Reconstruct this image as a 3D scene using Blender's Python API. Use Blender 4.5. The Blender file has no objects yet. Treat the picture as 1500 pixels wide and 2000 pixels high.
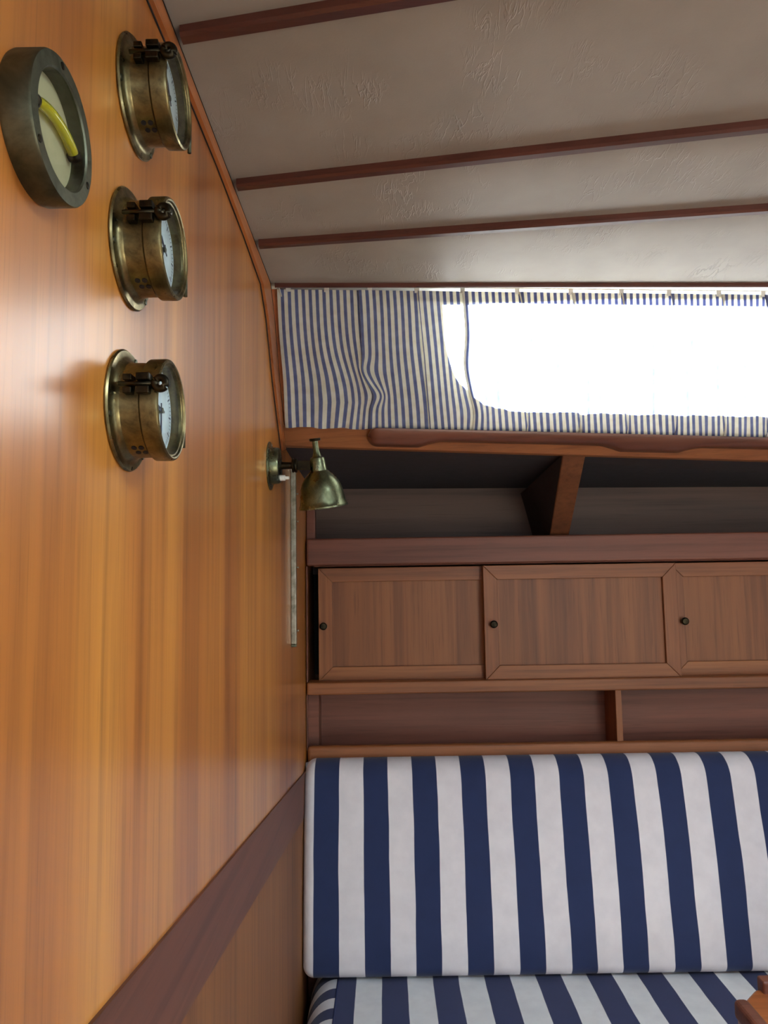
import bpy, bmesh, math, random
from mathutils import Vector, Matrix
random.seed(4)
scene = bpy.context.scene
C = scene.collection

# ------------------------------------------------------------------ camera
F = 1450.0                       # focal length in pixels of the 1500x2000 frame
PITCH, ROLL = math.radians(5.5), 0.0157
CAM = Vector((0.204, 0.0, 1.35))
FWD = Vector((0, math.cos(PITCH), math.sin(PITCH)))
R0, U0 = Vector((1, 0, 0)), Vector((0, -math.sin(PITCH), math.cos(PITCH)))
RIGHT = R0 * math.cos(ROLL) - U0 * math.sin(ROLL)
UP = U0 * math.cos(ROLL) + R0 * math.sin(ROLL)
cd = bpy.data.cameras.new('camera')
cd.sensor_fit = 'VERTICAL'; cd.sensor_height = 36.0; cd.lens = F / 2000 * 36.0
cd.clip_start = 0.01
cam = bpy.data.objects.new('camera', cd); C.objects.link(cam)
M = Matrix((RIGHT, UP, -FWD)).transposed().to_4x4(); M.translation = CAM
cam.matrix_world = M
scene.camera = cam

# ------------------------------------------------------------------ world, sun, daylight at the openings
vs = scene.view_settings
vs.view_transform = 'Standard'; vs.look = 'None'; vs.gamma = 1.0; vs.use_curve_mapping = False
vs.exposure = 0.0
world = bpy.data.worlds.new('world'); scene.world = world; world.use_nodes = True
bg = world.node_tree.nodes['Background']
bg.inputs[0].default_value = (0.80, 0.90, 1.0, 1); bg.inputs[1].default_value = 1.4
sl = bpy.data.lights.new('sun', 'SUN'); sl.energy = 112.0; sl.angle = 0.012; sl.color = (1.0, 0.98, 0.93)
sun = bpy.data.objects.new('sun', sl); C.objects.link(sun)
SUN_DIR = Vector((-0.62, -0.60, -0.50)).normalized()
sun.rotation_euler = SUN_DIR.to_track_quat('-Z', 'Y').to_euler()

def area(name, loc, direction, sx, sy, power, col=(1, 1, 1)):
    l = bpy.data.lights.new(name, 'AREA'); l.shape = 'RECTANGLE'; l.size = sx; l.size_y = sy
    l.energy = power; l.color = col
    o = bpy.data.objects.new(name, l); C.objects.link(o); o.location = loc
    o.rotation_euler = Vector(direction).to_track_quat('-Z', 'Y').to_euler()
    return o
area('daylight_opposite_window', (0.85, -1.34, 1.55), (0, 1, -0.15), 1.1, 0.24, 5, (0.72, 0.86, 1.0))
area('daylight_companionway', (2.66, -0.15, 1.15), (-1, 0.1, -0.05), 0.62, 1.3, 6.0, (0.74, 0.87, 1.0))
area('daylight_hatch', (0.95, 0.30, 1.98), (0, 0.0, -1), 0.5, 0.46, 31, (0.70, 0.86, 1.0))

# ------------------------------------------------------------------ helpers
def ray(u, v):
    return (RIGHT * (u - 750) + UP * (1000 - v) + FWD * F)
def atX(u, v, X=0.0):
    d = ray(u, v); return CAM + d * ((X - CAM.x) / d.x)
def atY(u, v, Y):
    d = ray(u, v); return CAM + d * ((Y - CAM.y) / d.y)
def atZ(u, v, Z):
    d = ray(u, v); return CAM + d * ((Z - CAM.z) / d.z)
def zY(v, Y, u=1000): return atY(u, v, Y).z

def lin(c):
    c /= 255.0
    return c / 12.92 if c <= 0.04045 else ((c + 0.055) / 1.055) ** 2.4
def rgb(r, g, b): return (lin(r), lin(g), lin(b), 1.0)

def link(o, parent=None):
    C.objects.link(o)
    if parent is not None:
        o.parent = parent
        if parent.type == 'EMPTY' or True:
            o.matrix_parent_inverse = parent_world(parent).inverted()
    return o
def parent_world(p):
    m = p.matrix_basis.copy()
    if p.parent is not None:
        m = parent_world(p.parent) @ p.matrix_parent_inverse @ m
    return m
def mesh(name, verts, faces, mat, parent=None, smooth=False, bevel=0.0, seg=2, uvs=None):
    me = bpy.data.meshes.new(name)
    me.from_pydata([tuple(v) for v in verts], [], faces); me.update()
    bm = bmesh.new(); bm.from_mesh(me); bmesh.ops.recalc_face_normals(bm, faces=bm.faces); bm.to_mesh(me); bm.free()
    if smooth:
        for p in me.polygons: p.use_smooth = True
    me.materials.append(mat)
    o = bpy.data.objects.new(name, me); link(o, parent)
    if bevel:
        b = o.modifiers.new('bevel', 'BEVEL'); b.width = bevel; b.segments = seg; b.limit_method = 'ANGLE'; b.angle_limit = 0.6
        b.harden_normals = False
        for p in me.polygons: p.use_smooth = False
    return o
def hexa(name, a, b, mat, parent=None, bevel=0.0, seg=2):
    """solid between quad a and quad b (lists of 4 points)"""
    return mesh(name, list(a) + list(b), [(0, 1, 2, 3), (7, 6, 5, 4), (0, 4, 5, 1), (1, 5, 6, 2), (2, 6, 7, 3), (3, 7, 4, 0)], mat, parent, False, bevel, seg)
def box(name, x0, x1, y0, y1, z0, z1, mat, parent=None, bevel=0.0, seg=2):
    return hexa(name, [(x0, y0, z0), (x1, y0, z0), (x1, y0, z1), (x0, y0, z1)], [(x0, y1, z0), (x1, y1, z0), (x1, y1, z1), (x0, y1, z1)], mat, parent, bevel, seg)
def prism(name, poly, axis, t0, t1, mat, parent=None, bevel=0.0, seg=2, smooth=False):
    """polygon (list of 2-tuples) extruded along axis from t0 to t1"""
    def p3(p, t): return {'x': (t, p[0], p[1]), 'y': (p[0], t, p[1]), 'z': (p[0], p[1], t)}[axis]
    n = len(poly)
    vs_ = [p3(p, t0) for p in poly] + [p3(p, t1) for p in poly]
    fs = [tuple(range(n)), tuple(range(2 * n - 1, n - 1, -1))] + [(i, (i + 1) % n, n + (i + 1) % n, n + i) for i in range(n)]
    return mesh(name, vs_, fs, mat, parent, smooth, bevel, seg)
def basis(axis):
    a = Vector(axis).normalized()
    h = Vector((0, 0, 1)) if abs(a.z) < 0.9 else Vector((1, 0, 0))
    b = a.cross(h).normalized(); return a, b, a.cross(b)
def lathe(name, prof, o, axis, mat, parent=None, seg=48, caps=True, smooth=True, sharp=0.5):
    """profile: list of (radius, height along axis)"""
    o = Vector(o); a, b, c = basis(axis); vs_, fs = [], []
    for r, h in prof:
        for k in range(seg):
            t = 2 * math.pi * k / seg
            vs_.append(o + a * h + (b * math.cos(t) + c * math.sin(t)) * max(r, 1e-5))
    for i in range(len(prof) - 1):
        for k in range(seg):
            k2 = (k + 1) % seg
            fs.append((i * seg + k, i * seg + k2, (i + 1) * seg + k2, (i + 1) * seg + k))
    if caps:
        fs.append(tuple(range(seg))); fs.append(tuple(range((len(prof) - 1) * seg, len(prof) * seg)))
    ob = mesh(name, vs_, fs, mat, parent, smooth)
    if smooth: sharp_edges(ob, sharp)
    return ob
def sharp_edges(ob, ang=0.5):
    bm = bmesh.new(); bm.from_mesh(ob.data)
    for e in bm.edges:
        if len(e.link_faces) == 2 and e.calc_face_angle(0) > ang: e.smooth = False
    bm.to_mesh(ob.data); bm.free()
def tube(name, pts, r, mat, parent=None, seg=12, closed=False):
    pts = [Vector(p) for p in pts]; n = len(pts); vs_, fs = [], []
    for i, p in enumerate(pts):
        t = (pts[(i + 1) % n] - pts[i - 1]) if (closed or 0 < i < n - 1) else (pts[min(i + 1, n - 1)] - pts[max(i - 1, 0)])
        a, b, c = basis(t)
        rr = r[i] if isinstance(r, (list, tuple)) else r
        for k in range(seg):
            q = 2 * math.pi * k / seg
            vs_.append(p + (b * math.cos(q) + c * math.sin(q)) * rr)
    for i in range(n if closed else n - 1):
        j = (i + 1) % n
        for k in range(seg):
            k2 = (k + 1) % seg
            fs.append((i * seg + k, i * seg + k2, j * seg + k2, j * seg + k))
    if not closed:
        fs.append(tuple(range(seg))); fs.append(tuple(range((n - 1) * seg, n * seg)))
    return mesh(name, vs_, fs, mat, parent, True)
def thing(name, label, cat, loc, group=None):
    o = bpy.data.objects.new(name, None); C.objects.link(o); o.location = loc; o.empty_display_size = 0.03
    return tag(o, label, cat, group)
def tag(o, label, cat, group=None):
    o['label'] = label; o['category'] = cat
    if group: o['group'] = group
    return o
def structure(o, label=None):
    o['kind'] = 'structure'
    if label: o['label'] = label
    return o

# ------------------------------------------------------------------ materials
def nodes(name):
    m = bpy.data.materials.new(name); m.use_nodes = True
    nt = m.node_tree; return m, nt, nt.nodes['Principled BSDF']
def add(nt, typ, **kw):
    n = nt.nodes.new(typ)
    for k, v in kw.items(): setattr(n, k, v)
    return n
def ramp(nt, fac, stops):
    r = add(nt, 'ShaderNodeValToRGB')
    while len(r.color_ramp.elements) < len(stops): r.color_ramp.elements.new(0.5)
    for e, (p, c) in zip(r.color_ramp.elements, stops): e.position = p; e.color = c
    nt.links.new(fac, r.inputs[0]); return r.outputs[0]
def noise(nt, vec, scale, detail=4, rough=0.55, dist=0.0):
    n = add(nt, 'ShaderNodeTexNoise'); n.inputs['Scale'].default_value = scale; n.inputs['Detail'].default_value = detail
    n.inputs['Roughness'].default_value = rough; n.inputs['Distortion'].default_value = dist
    if vec is not None: nt.links.new(vec, n.inputs['Vector'])
    return n.outputs['Fac']
def mapping(nt, scale, rot=(0, 0, 0)):
    t = add(nt, 'ShaderNodeTexCoord'); mp = add(nt, 'ShaderNodeMapping')
    mp.inputs['Scale'].default_value = scale; mp.inputs['Rotation'].default_value = rot
    nt.links.new(t.outputs['Object'], mp.inputs[0]); return mp.outputs[0]
def mixc(nt, fac, a, b, mode='MIX'):
    m = add(nt, 'ShaderNodeMix', data_type='RGBA', blend_type=mode)
    if isinstance(fac, float): m.inputs[0].default_value = fac
    else: nt.links.new(fac, m.inputs[0])
    for i, x in ((6, a), (7, b)):
        if isinstance(x, tuple): m.inputs[i].default_value = x
        else: nt.links.new(x, m.inputs[i])
    return m.outputs[2]
def bump(nt, bs, h, strength, dist=0.001):
    b = add(nt, 'ShaderNodeBump'); b.inputs['Strength'].default_value = strength; b.inputs['Distance'].default_value = dist
    nt.links.new(h, b.inputs['Height']); nt.links.new(b.outputs[0], bs.inputs['Normal'])
def wood(name, dark, mid, light, axis='z', fine=70.0, band=9.0, rough=0.4, coat=0.0, pores=0.5, coat_rough=0.15):
    m, nt, bs = nodes(name)
    def sc(f, l): return {'z': (f, f, l), 'x': (l, f, f), 'y': (f, l, f)}[axis]
    g = noise(nt, mapping(nt, sc(fine, fine * 0.028)), 1.0, 5, 0.6, 0.3)
    b = noise(nt, mapping(nt, sc(band, band * 0.045)), 1.0, 3, 0.5, 0.2)
    base = ramp(nt, b, [(0.30, dark), (0.5, mid), (0.72, light)])
    gr = ramp(nt, g, [(0.30, (0.62, 0.56, 0.50, 1)), (0.52, (1, 1, 1, 1)), (0.75, (1.12, 1.10, 1.04, 1))])
    col = mixc(nt, 0.85, base, gr, 'MULTIPLY')
    p = noise(nt, mapping(nt, sc(fine * 6, fine * 0.16)), 1.0, 2, 0.5)
    pr = ramp(nt, p, [(0.30, (0.55, 0.48, 0.42, 1)), (0.40, (1, 1, 1, 1))])
    col = mixc(nt, pores, col, pr, 'MULTIPLY')
    nt.links.new(col, bs.inputs['Base Color'])
    bs.inputs['Roughness'].default_value = rough
    bs.inputs['Coat Weight'].default_value = coat; bs.inputs['Coat Roughness'].default_value = coat_rough
    bump(nt, bs, g, 0.12, 0.0006)
    return m
def plain(name, col, rough=0.5, metal=0.0, **kw):
    m, nt, bs = nodes(name)
    n = noise(nt, mapping(nt, (40, 40, 40)), 1.0, 3)
    c2 = tuple(x * 0.82 for x in col[:3]) + (1,)
    nt.links.new(ramp(nt, n, [(0.35, c2), (0.6, col)]), bs.inputs['Base Color'])
    bs.inputs['Roughness'].default_value = rough; bs.inputs['Metallic'].default_value = metal
    return m
def brass(name, c1, c2, rough=0.34, scale=45):
    m, nt, bs = nodes(name)
    n = noise(nt, mapping(nt, (scale, scale, scale)), 1.0, 5, 0.65, 0.4)
    nt.links.new(ramp(nt, n, [(0.34, c1), (0.62, c2)]), bs.inputs['Base Color'])
    bs.inputs['Metallic'].default_value = 1.0
    rr = add(nt, 'ShaderNodeMapRange'); rr.inputs[1].default_value = 0.3; rr.inputs[2].default_value = 0.7
    rr.inputs[3].default_value = rough + 0.18; rr.inputs[4].default_value = rough - 0.08
    nt.links.new(n, rr.inputs[0]); nt.links.new(rr.outputs[0], bs.inputs['Roughness'])
    return m
def glass(name, tint=(0.95, 0.98, 0.98, 1), ior=1.45):
    m = bpy.data.materials.new(name); m.use_nodes = True; nt = m.node_tree; nt.nodes.clear()
    out = add(nt, 'ShaderNodeOutputMaterial'); t = add(nt, 'ShaderNodeBsdfTransparent'); g = add(nt, 'ShaderNodeBsdfGlossy')
    t.inputs[0].default_value = tint; g.inputs['Roughness'].default_value = 0.03
    fr = add(nt, 'ShaderNodeFresnel'); fr.inputs[0].default_value = ior
    mx = add(nt, 'ShaderNodeMixShader')
    nt.links.new(fr.outputs[0], mx.inputs[0]); nt.links.new(t.outputs[0], mx.inputs[1]); nt.links.new(g.outputs[0], mx.inputs[2])
    nt.links.new(mx.outputs[0], out.inputs[0]); return m
def stripes_fac(nt, sock, period, phase, duty=0.5, soft=0.01):
    """0 / 1 bands along the value in sock"""
    a = add(nt, 'ShaderNodeMath', operation='MULTIPLY_ADD'); nt.links.new(sock, a.inputs[0]); a.inputs[1].default_value = 1 / period; a.inputs[2].default_value = phase
    f = add(nt, 'ShaderNodeMath', operation='FRACT'); nt.links.new(a.outputs[0], f.inputs[0])
    return ramp(nt, f.outputs[0], [(0.0, (0, 0, 0, 1)), (soft, (1, 1, 1, 1)), (duty, (1, 1, 1, 1)), (duty + soft, (0, 0, 0, 1))])
def canvas(name, axis, period, phase, white, blue, rough=0.9):
    m, nt, bs = nodes(name)
    t = add(nt, 'ShaderNodeTexCoord'); s = add(nt, 'ShaderNodeSeparateXYZ'); nt.links.new(t.outputs['Object'], s.inputs[0])
    wv = noise(nt, mapping(nt, (6, 6, 6)), 1.0, 2)
    ad = add(nt, 'ShaderNodeMath', operation='MULTIPLY_ADD'); nt.links.new(wv, ad.inputs[0]); ad.inputs[1].default_value = 0.006
    nt.links.new(s.outputs[axis], ad.inputs[2])
    fac = stripes_fac(nt, ad.outputs[0], period, phase)
    n = noise(nt, mapping(nt, (25, 25, 25)), 1.0, 4)
    sh = ramp(nt, n, [(0.3, (0.90, 0.90, 0.91, 1)), (0.65, (1, 1, 1, 1))])
    col = mixc(nt, 1.0, mixc(nt, fac, white, blue), sh, 'MULTIPLY')
    nt.links.new(col, bs.inputs['Base Color']); bs.inputs['Roughness'].default_value = rough
    bs.inputs['Sheen Weight'].default_value = 0.15
    w = noise(nt, mapping(nt, (900, 900, 900)), 1.0, 1)
    bump(nt, bs, w, 0.25, 0.0004)
    return m

M_BULK = wood('teak_veneer', rgb(144, 82, 33), rgb(177, 109, 43), rgb(200, 134, 56), 'z', 62, 9, 0.42, 0.8, 0.4, 0.22)
M_TEAKX = wood('teak_along', rgb(118, 68, 36), rgb(138, 83, 45), rgb(154, 97, 54), 'x', 70, 10, 0.5, 0.0)
M_TEAKZ = wood('teak_upright', rgb(118, 68, 36), rgb(138, 83, 45), rgb(154, 97, 54), 'z', 70, 12, 0.5, 0.0)
M_PANEL = wood('teak_door_panel', rgb(108, 62, 33), rgb(134, 81, 43), rgb(150, 95, 52), 'z', 60, 16, 0.5, 0.0)
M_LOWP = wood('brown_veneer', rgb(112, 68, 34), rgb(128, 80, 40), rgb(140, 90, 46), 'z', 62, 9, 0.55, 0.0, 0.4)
M_FACE = wood('teak_facing', rgb(92, 54, 32), rgb(110, 66, 40), rgb(124, 78, 48), 'z', 70, 12, 0.5, 0.0)
M_TRIM = wood('teak_trim', rgb(150, 84, 44), rgb(172, 100, 50), rgb(186, 112, 58), 'y', 60, 9, 0.36, 0.2)
M_DARKY = wood('mahogany_band', rgb(84, 46, 34), rgb(98, 56, 40), rgb(108, 64, 46), 'y', 60, 9, 0.5, 0.0)
M_BATTEN = wood('mahogany_batten', rgb(70, 36, 28), rgb(84, 44, 34), rgb(96, 54, 42), 'x', 70, 9, 0.36, 0.2)
M_RAIL = wood('mahogany_rail', rgb(88, 48, 34), rgb(106, 60, 44), rgb(122, 72, 54), 'x', 70, 12, 0.52, 0.0)
M_HULL = wood('hull_ply', rgb(76, 56, 46), rgb(88, 66, 54), rgb(98, 74, 62), 'x', 45, 12, 0.55, 0.0)
M_ORANGE = wood('teak_post', rgb(178, 96, 50), rgb(196, 112, 60), rgb(208, 124, 70), 'z', 60, 9, 0.4, 0.2)
M_TABLE = wood('teak_table', rgb(150, 86, 46), rgb(172, 102, 56), rgb(184, 116, 66), 'x', 50, 9, 0.3, 0.4)
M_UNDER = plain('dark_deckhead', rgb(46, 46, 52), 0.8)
M_SOLE = wood('teak_sole', rgb(84, 62, 46), rgb(98, 74, 54), rgb(110, 84, 62), 'x', 60, 10, 0.5, 0.0)
M_DARKGAP = plain('dark_gap', rgb(28, 18, 14), 0.8)
M_BLACK = plain('black_paint', rgb(12, 12, 12), 0.7)
M_BRASS = brass('aged_brass', rgb(84, 76, 52), rgb(142, 130, 90), 0.30)
M_BRASSD = brass('dark_bronze', rgb(70, 72, 58), rgb(104, 106, 88), 0.42, 30)
M_BRASSL = brass('lamp_brass', rgb(74, 80, 58), rgb(124, 128, 100), 0.27, 40)
M_BLKM = brass('blackened_brass', rgb(30, 27, 22), rgb(60, 54, 40), 0.36, 60)
M_STEEL = brass('dull_nickel', rgb(132, 130, 114), rgb(164, 162, 146), 0.46, 60)
M_WHITE = plain('white_plastic', rgb(226, 226, 218), 0.4)
M_CORD = plain('white_cord', rgb(214, 210, 194), 0.8)
M_DIAL = plain('dial_enamel', rgb(222, 236, 238), 0.35)
M_INK = plain('dial_ink', rgb(30, 40, 60), 0.5)
M_PLATE = plain('clinometer_plate', rgb(176, 168, 128), 0.5)
M_GLASS = glass('instrument_glass', ior=1.2)
M_PANE = glass('window_glass', (0.92, 0.96, 0.97, 1))
M_LINING = plain('cream_paint', rgb(214, 212, 204), 0.6)
M_DECK = plain('white_deck', rgb(225, 225, 220), 0.6)
M_TOPW = plain('cabin_top_paint', rgb(228, 228, 224), 0.5)
END_Y = atZ(660, 1948, zY(1914, 1.765) - 0.003).y + 0.003
M_CUSH = canvas('awning_canvas', 0, 0.1168, 0.0, rgb(222, 220, 226), rgb(28, 44, 86))
M_CUSHE = canvas('awning_canvas_end', 1, 0.078, 20.0 - END_Y / 0.078, rgb(232, 234, 238), rgb(38, 52, 96))  # end panel canvas lightened along with the seat cover
M_PIPE = plain('navy_canvas', rgb(40, 52, 96), 0.9)

def vinyl():
    m, nt, bs = nodes('headliner_vinyl')
    n = noise(nt, mapping(nt, (9, 9, 9)), 1.0, 4)
    nt.links.new(ramp(nt, n, [(0.3, rgb(150, 143, 132)), (0.7, rgb(162, 156, 145))]), bs.inputs['Base Color'])
    bs.inputs['Roughness'].default_value = 0.48
    w = noise(nt, mapping(nt, (85, 17, 10), (0, 0, 0.30)), 1.0, 3, 0.6, 0.5)
    # thin leather creases: ridges where the noise crosses its middle, only in patches
    a = add(nt, 'ShaderNodeMath', operation='SUBTRACT'); nt.links.new(w, a.inputs[0]); a.inputs[1].default_value = 0.5
    b = add(nt, 'ShaderNodeMath', operation='ABSOLUTE'); nt.links.new(a.outputs[0], b.inputs[0])
    rd = ramp(nt, b.outputs[0], [(0.0, (1, 1, 1, 1)), (0.035, (0, 0, 0, 1))])
    pt = ramp(nt, noise(nt, mapping(nt, (11, 11, 11)), 1.0, 3), [(0.50, (0, 0, 0, 1)), (0.70, (1, 1, 1, 1))])
    cr = mixc(nt, 1.0, rd, pt, 'MULTIPLY')
    f = noise(nt, mapping(nt, (420, 420, 420)), 1.0, 2)
    h = mixc(nt, 0.10, cr, f)
    bump(nt, bs, h, 0.7, 0.0012)
    return m
M_VINYL = vinyl()

def curtain_mat():
    m = bpy.data.materials.new('curtain_cotton'); m.use_nodes = True; nt = m.node_tree; nt.nodes.clear()
    out = add(nt, 'ShaderNodeOutputMaterial')
    uv = add(nt, 'ShaderNodeUVMap'); uv.uv_map = 'cloth'
    s = add(nt, 'ShaderNodeSeparateXYZ'); nt.links.new(uv.outputs[0], s.inputs[0])
    fac = stripes_fac(nt, s.outputs[0], 0.0128, 0.55, 0.48, 0.08)
    n = noise(nt, mapping(nt, (60, 60, 60)), 1.0, 4)
    white = ramp(nt, n, [(0.3, rgb(222, 220, 200)), (0.7, rgb(236, 236, 226))])
    blue = ramp(nt, n, [(0.3, rgb(92, 100, 140)), (0.7, rgb(112, 122, 160))])
    col = mixc(nt, fac, white, blue)
    d = add(nt, 'ShaderNodeBsdfDiffuse'); t = add(nt, 'ShaderNodeBsdfTranslucent')
    nt.links.new(col, d.inputs[0]); nt.links.new(col, t.inputs[0])
    mx = add(nt, 'ShaderNodeMixShader'); mx.inputs[0].default_value = 0.38
    nt.links.new(d.outputs[0], mx.inputs[1]); nt.links.new(t.outputs[0], mx.inputs[2]); nt.links.new(mx.outputs[0], out.inputs[0])
    return m
M_CURT = curtain_mat()

# ================================================================== THE SETTING
XR = 2.6            # after end of the cabin
YO = -1.30          # opposite side
ZC = 1.893          # headliner height
# ---- bulkhead
w = structure(box('wall_left', -0.025, 0.0, YO - 0.1, 2.25, 0.0, 1.98, M_BULK), 'varnished teak veneer bulkhead carrying the brass gauges')

# ---- ceiling lines: (Y at X=0, Y at X=0.66)
def yline(u0, v0, u1, v1):
    a = atX(u0, v0, 0.0); b = atZ(u1, v1, ZC)
    k = (b.y - a.y) / (b.x - a.x)
    return (a.y, k)
L1 = yline(333, 36, 760, -2); L2 = yline(447, 329, 1500, 243); L3 = yline(492, 448, 1500, 405); L4 = yline(524, 552, 1500, 557)
def LY(L, x): return L[0] + L[1] * x
ceil = structure(thing('ceiling', 'cream vinyl headliner panels', 'ceiling', (1.3, 0.5, ZC)), 'cream vinyl headliner panels between dark battens')
del ceil['category']
L0 = (L1[0] - 0.11, L1[1])
for A, B in ((L0, L1), (L1, L2), (L2, L3), (L3, L4)):
    # slightly padded panel: a grid with soft edges
    nx, ny = 60, 10; vv, ff = [], []
    for i in range(nx + 1):
        for j in range(ny + 1):
            x = (XR) * i / nx; ya, yb = LY(A, x), LY(B, x); f = j / ny
            e = min(f, 1 - f) * (yb - ya)
            dz = -0.0035 * (1 - math.exp(-e / 0.02))
            vv.append((x, ya + (yb - ya) * f, ZC + dz + 0.0035))
    for i in range(nx):
        for j in range(ny):
            a = i * (ny + 1) + j; ff.append((a, a + ny + 1, a + ny + 2, a + 1))
    mesh('panel', vv, ff, M_VINYL, ceil, True)
# panels behind the camera with the hatch opening
y1 = LY(L0, 0)
HX0, HX1, HY0, HY1 = 0.69, 1.21, 0.06, 0.54
for (x0, x1, ya, yb) in ((0, HX0, YO, y1 + 0.005), (HX1, XR, YO, y1 + 0.005), (HX0, HX1, YO, HY0), (HX0, HX1, HY1, y1 + 0.005)):
    box('panel', x0, x1, ya, yb, ZC + 0.001, ZC + 0.012, M_VINYL, ceil)
# cabin top over the headliner (paint outside)
for (x0, x1, ya, yb) in ((-0.2, HX0, YO - 0.1, 1.40), (HX1, XR + 0.1, YO - 0.1, 1.40), (HX0, HX1, YO - 0.1, HY0), (HX0, HX1, HY1, 1.40)):
    box('cabin_top', x0, x1, ya, yb, ZC + 0.014, ZC + 0.06, M_TOPW, ceil)
n = 0
for L, wd in ((L1, 0.0165), (L2, 0.016), (L3, 0.0155), (L4, 0.008)):
    n += 1
    h = 0.008 if n < 4 else 0.004
    prof = [(-wd / 2, 0.006), (-wd / 2, -h * 0.65), (-wd / 2 + 0.003, -h), (wd / 2 - 0.003, -h), (wd / 2, -h * 0.65), (wd / 2, 0.006)]
    vv = [(0.012, LY(L, 0.012) + p, ZC + q) for p, q in prof] + [(XR, LY(L, XR) + p, ZC + q) for p, q in prof]
    k = len(prof)
    structure(mesh('trim_%d' % n, vv, [tuple(range(k)), tuple(range(2 * k - 1, k - 1, -1))] + [(i, (i + 1) % k, k + (i + 1) % k, k + i) for i in range(k)], M_BATTEN),
              'dark mahogany batten across the headliner')

# ---- edge moulding round the bulkhead (ceiling, then down the cabin side)
def on_bulk(pts): return [atX(u, v, 0.0) for u, v in pts]
outer = on_bulk([(316, 0), (385, 165), (447, 322), (492, 444), (522, 550), (530, 620), (540, 740), (554, 876)])
inner = on_bulk([(286, 0), (358, 170), (424, 330), (474, 460), (508, 555), (519, 625), (531, 745), (548, 880)])
# run the first leg on towards and past the camera
for l in (outer, inner):
    l.insert(0, Vector((0, l[0].y - 1.6, l[0].z)))
for p in outer: p.z = min(p.z, ZC - 0.0006)
def strip(name, A, B, x0, x1, mat, parent=None):
    n = len(A); vv = []
    for a, b in zip(A, B):
        vv += [(x0, a.y, a.z), (x0, b.y, b.z), (x1, b.y, b.z), (x1, a.y, a.z)]
    ff = []
    for i in range(n - 1):
        for k in range(4):
            k2 = (k + 1) % 4; ff.append((i * 4 + k, i * 4 + k2, i * 4 + 4 + k2, i * 4 + 4 + k))
    ff += [(0, 1, 2, 3), tuple(range(n * 4 - 1, n * 4 - 5, -1))]
    return mesh(name, vv, ff, mat, parent)
t5 = structure(strip('trim_5', outer, inner, 0.0, 0.006, M_TRIM), 'teak edge moulding between bulkhead and headliner')
def toward(A, B, k): return [a + (b - a).normalized() * k for a, b in zip(A, B)]
strip('shadow_gap', inner, toward(inner, outer, -0.0038), 0.0003, 0.0016, M_DARKGAP, t5)  # solid dark strips stand in for the shaded gaps beside the moulding
strip('shadow_gap', outer, toward(outer, inner, 0.0030), 0.0055, 0.0066, M_DARKGAP, t5)
# ---- dark mahogany band low on the bulkhead
ba = [atX(181 - 60, 1989 + 70, 0), atX(579, 1525, 0)]; bb = [atX(350 - 60, 1995 + 98.7, 0), atX(567, 1638, 0)]
da = (ba[1] - ba[0]); ba = [ba[0] - da * 0.5, ba[1] + da * 0.15]; db = (bb[1] - bb[0]); bb = [bb[0] - db * 0.5, bb[1] + db * 0.25]
structure(strip('trim_6', ba, bb, 0.0, 0.003, M_DARKY), 'dark mahogany band running down the lower bulkhead')

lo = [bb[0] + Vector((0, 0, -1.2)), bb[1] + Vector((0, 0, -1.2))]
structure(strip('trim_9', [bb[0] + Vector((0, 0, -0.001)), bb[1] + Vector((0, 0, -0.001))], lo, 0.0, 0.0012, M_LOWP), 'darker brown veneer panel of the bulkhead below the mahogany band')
# ---- cabin side (leans out towards the bottom): bilinear patch
P00 = atY(541, 565, 1.325); P10 = atY(1500, 576, 1.385)       # curtain top corners
P01 = atY(557, 834, 1.455); P11 = atY(1500, 858, 1.565)       # curtain foot corners
def S(s, t, off=0.0):
    p = (P00 * (1 - s) + P10 * s) * (1 - t) + (P01 * (1 - s) + P11 * s) * t
    return p + Vector((0, 1.0, 0.30)).normalized() * off
SW = (P10 - P00).length          # metres per unit s
ST = (P01 - P00).length          # metres per unit t
def rounded(s0, s1, t0, t1, r, k=10, rl=None):
    """loop in (s,t); r in metres; rl the radius at the s0/t1 corner"""
    pts = []
    for (cs, ct, sx, sy, a0, rr) in ((s0, t0, 1, 1, 180, r), (s1, t0, -1, 1, 270, r), (s1, t1, -1, -1, 0, r), (s0, t1, 1, -1, 90, rl or r)):
        for i in range(k + 1):
            a = math.radians(a0 + 90 * i / k)
            pts.append((cs + (sx * rr + rr * math.cos(a)) / SW, ct + (sy * rr + rr * math.sin(a)) / ST))
    return pts
WS0, WS1, WT0, WT1 = 0.362, 1.28, -0.075, 0.77
WLOOPS = [rounded(WS0, WS1, WT0, WT1, 0.03, rl=0.13)]
OFFW = 0.040
def plate_with_holes(name, outer, loops, off, thick, mat, parent=None):
    bm = bmesh.new()
    edges = []
    for loop in [outer] + loops:
        vs_ = [bm.verts.new((p[0], p[1], 0)) for p in loop]
        for i in range(len(vs_)): edges.append(bm.edges.new((vs_[i], vs_[(i + 1) % len(vs_)])))
    bmesh.ops.triangle_fill(bm, edges=edges, use_beauty=True)
    r = bmesh.ops.extrude_face_region(bm, geom=list(bm.faces))
    top = [g for g in r['geom'] if isinstance(g, bmesh.types.BMVert)]
    for v in top: v.co.z = thick
    for v in bm.verts:
        v.co = S(v.co.x, v.co.y, off + v.co.z)
    bmesh.ops.recalc_face_normals(bm, faces=bm.faces)
    me = bpy.data.meshes.new(name); bm.to_mesh(me); bm.free(); me.materials.append(mat)
    o = bpy.data.objects.new(name, me); link(o, parent); return o
wb = plate_with_holes('wall_back', [(-0.035, -0.10), (2.55, -0.10), (2.55, 1.02), (-0.035, 1.02)], WLOOPS, OFFW, 0.022, M_LINING)
structure(wb, 'pale cabin side behind the striped curtain')
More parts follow.
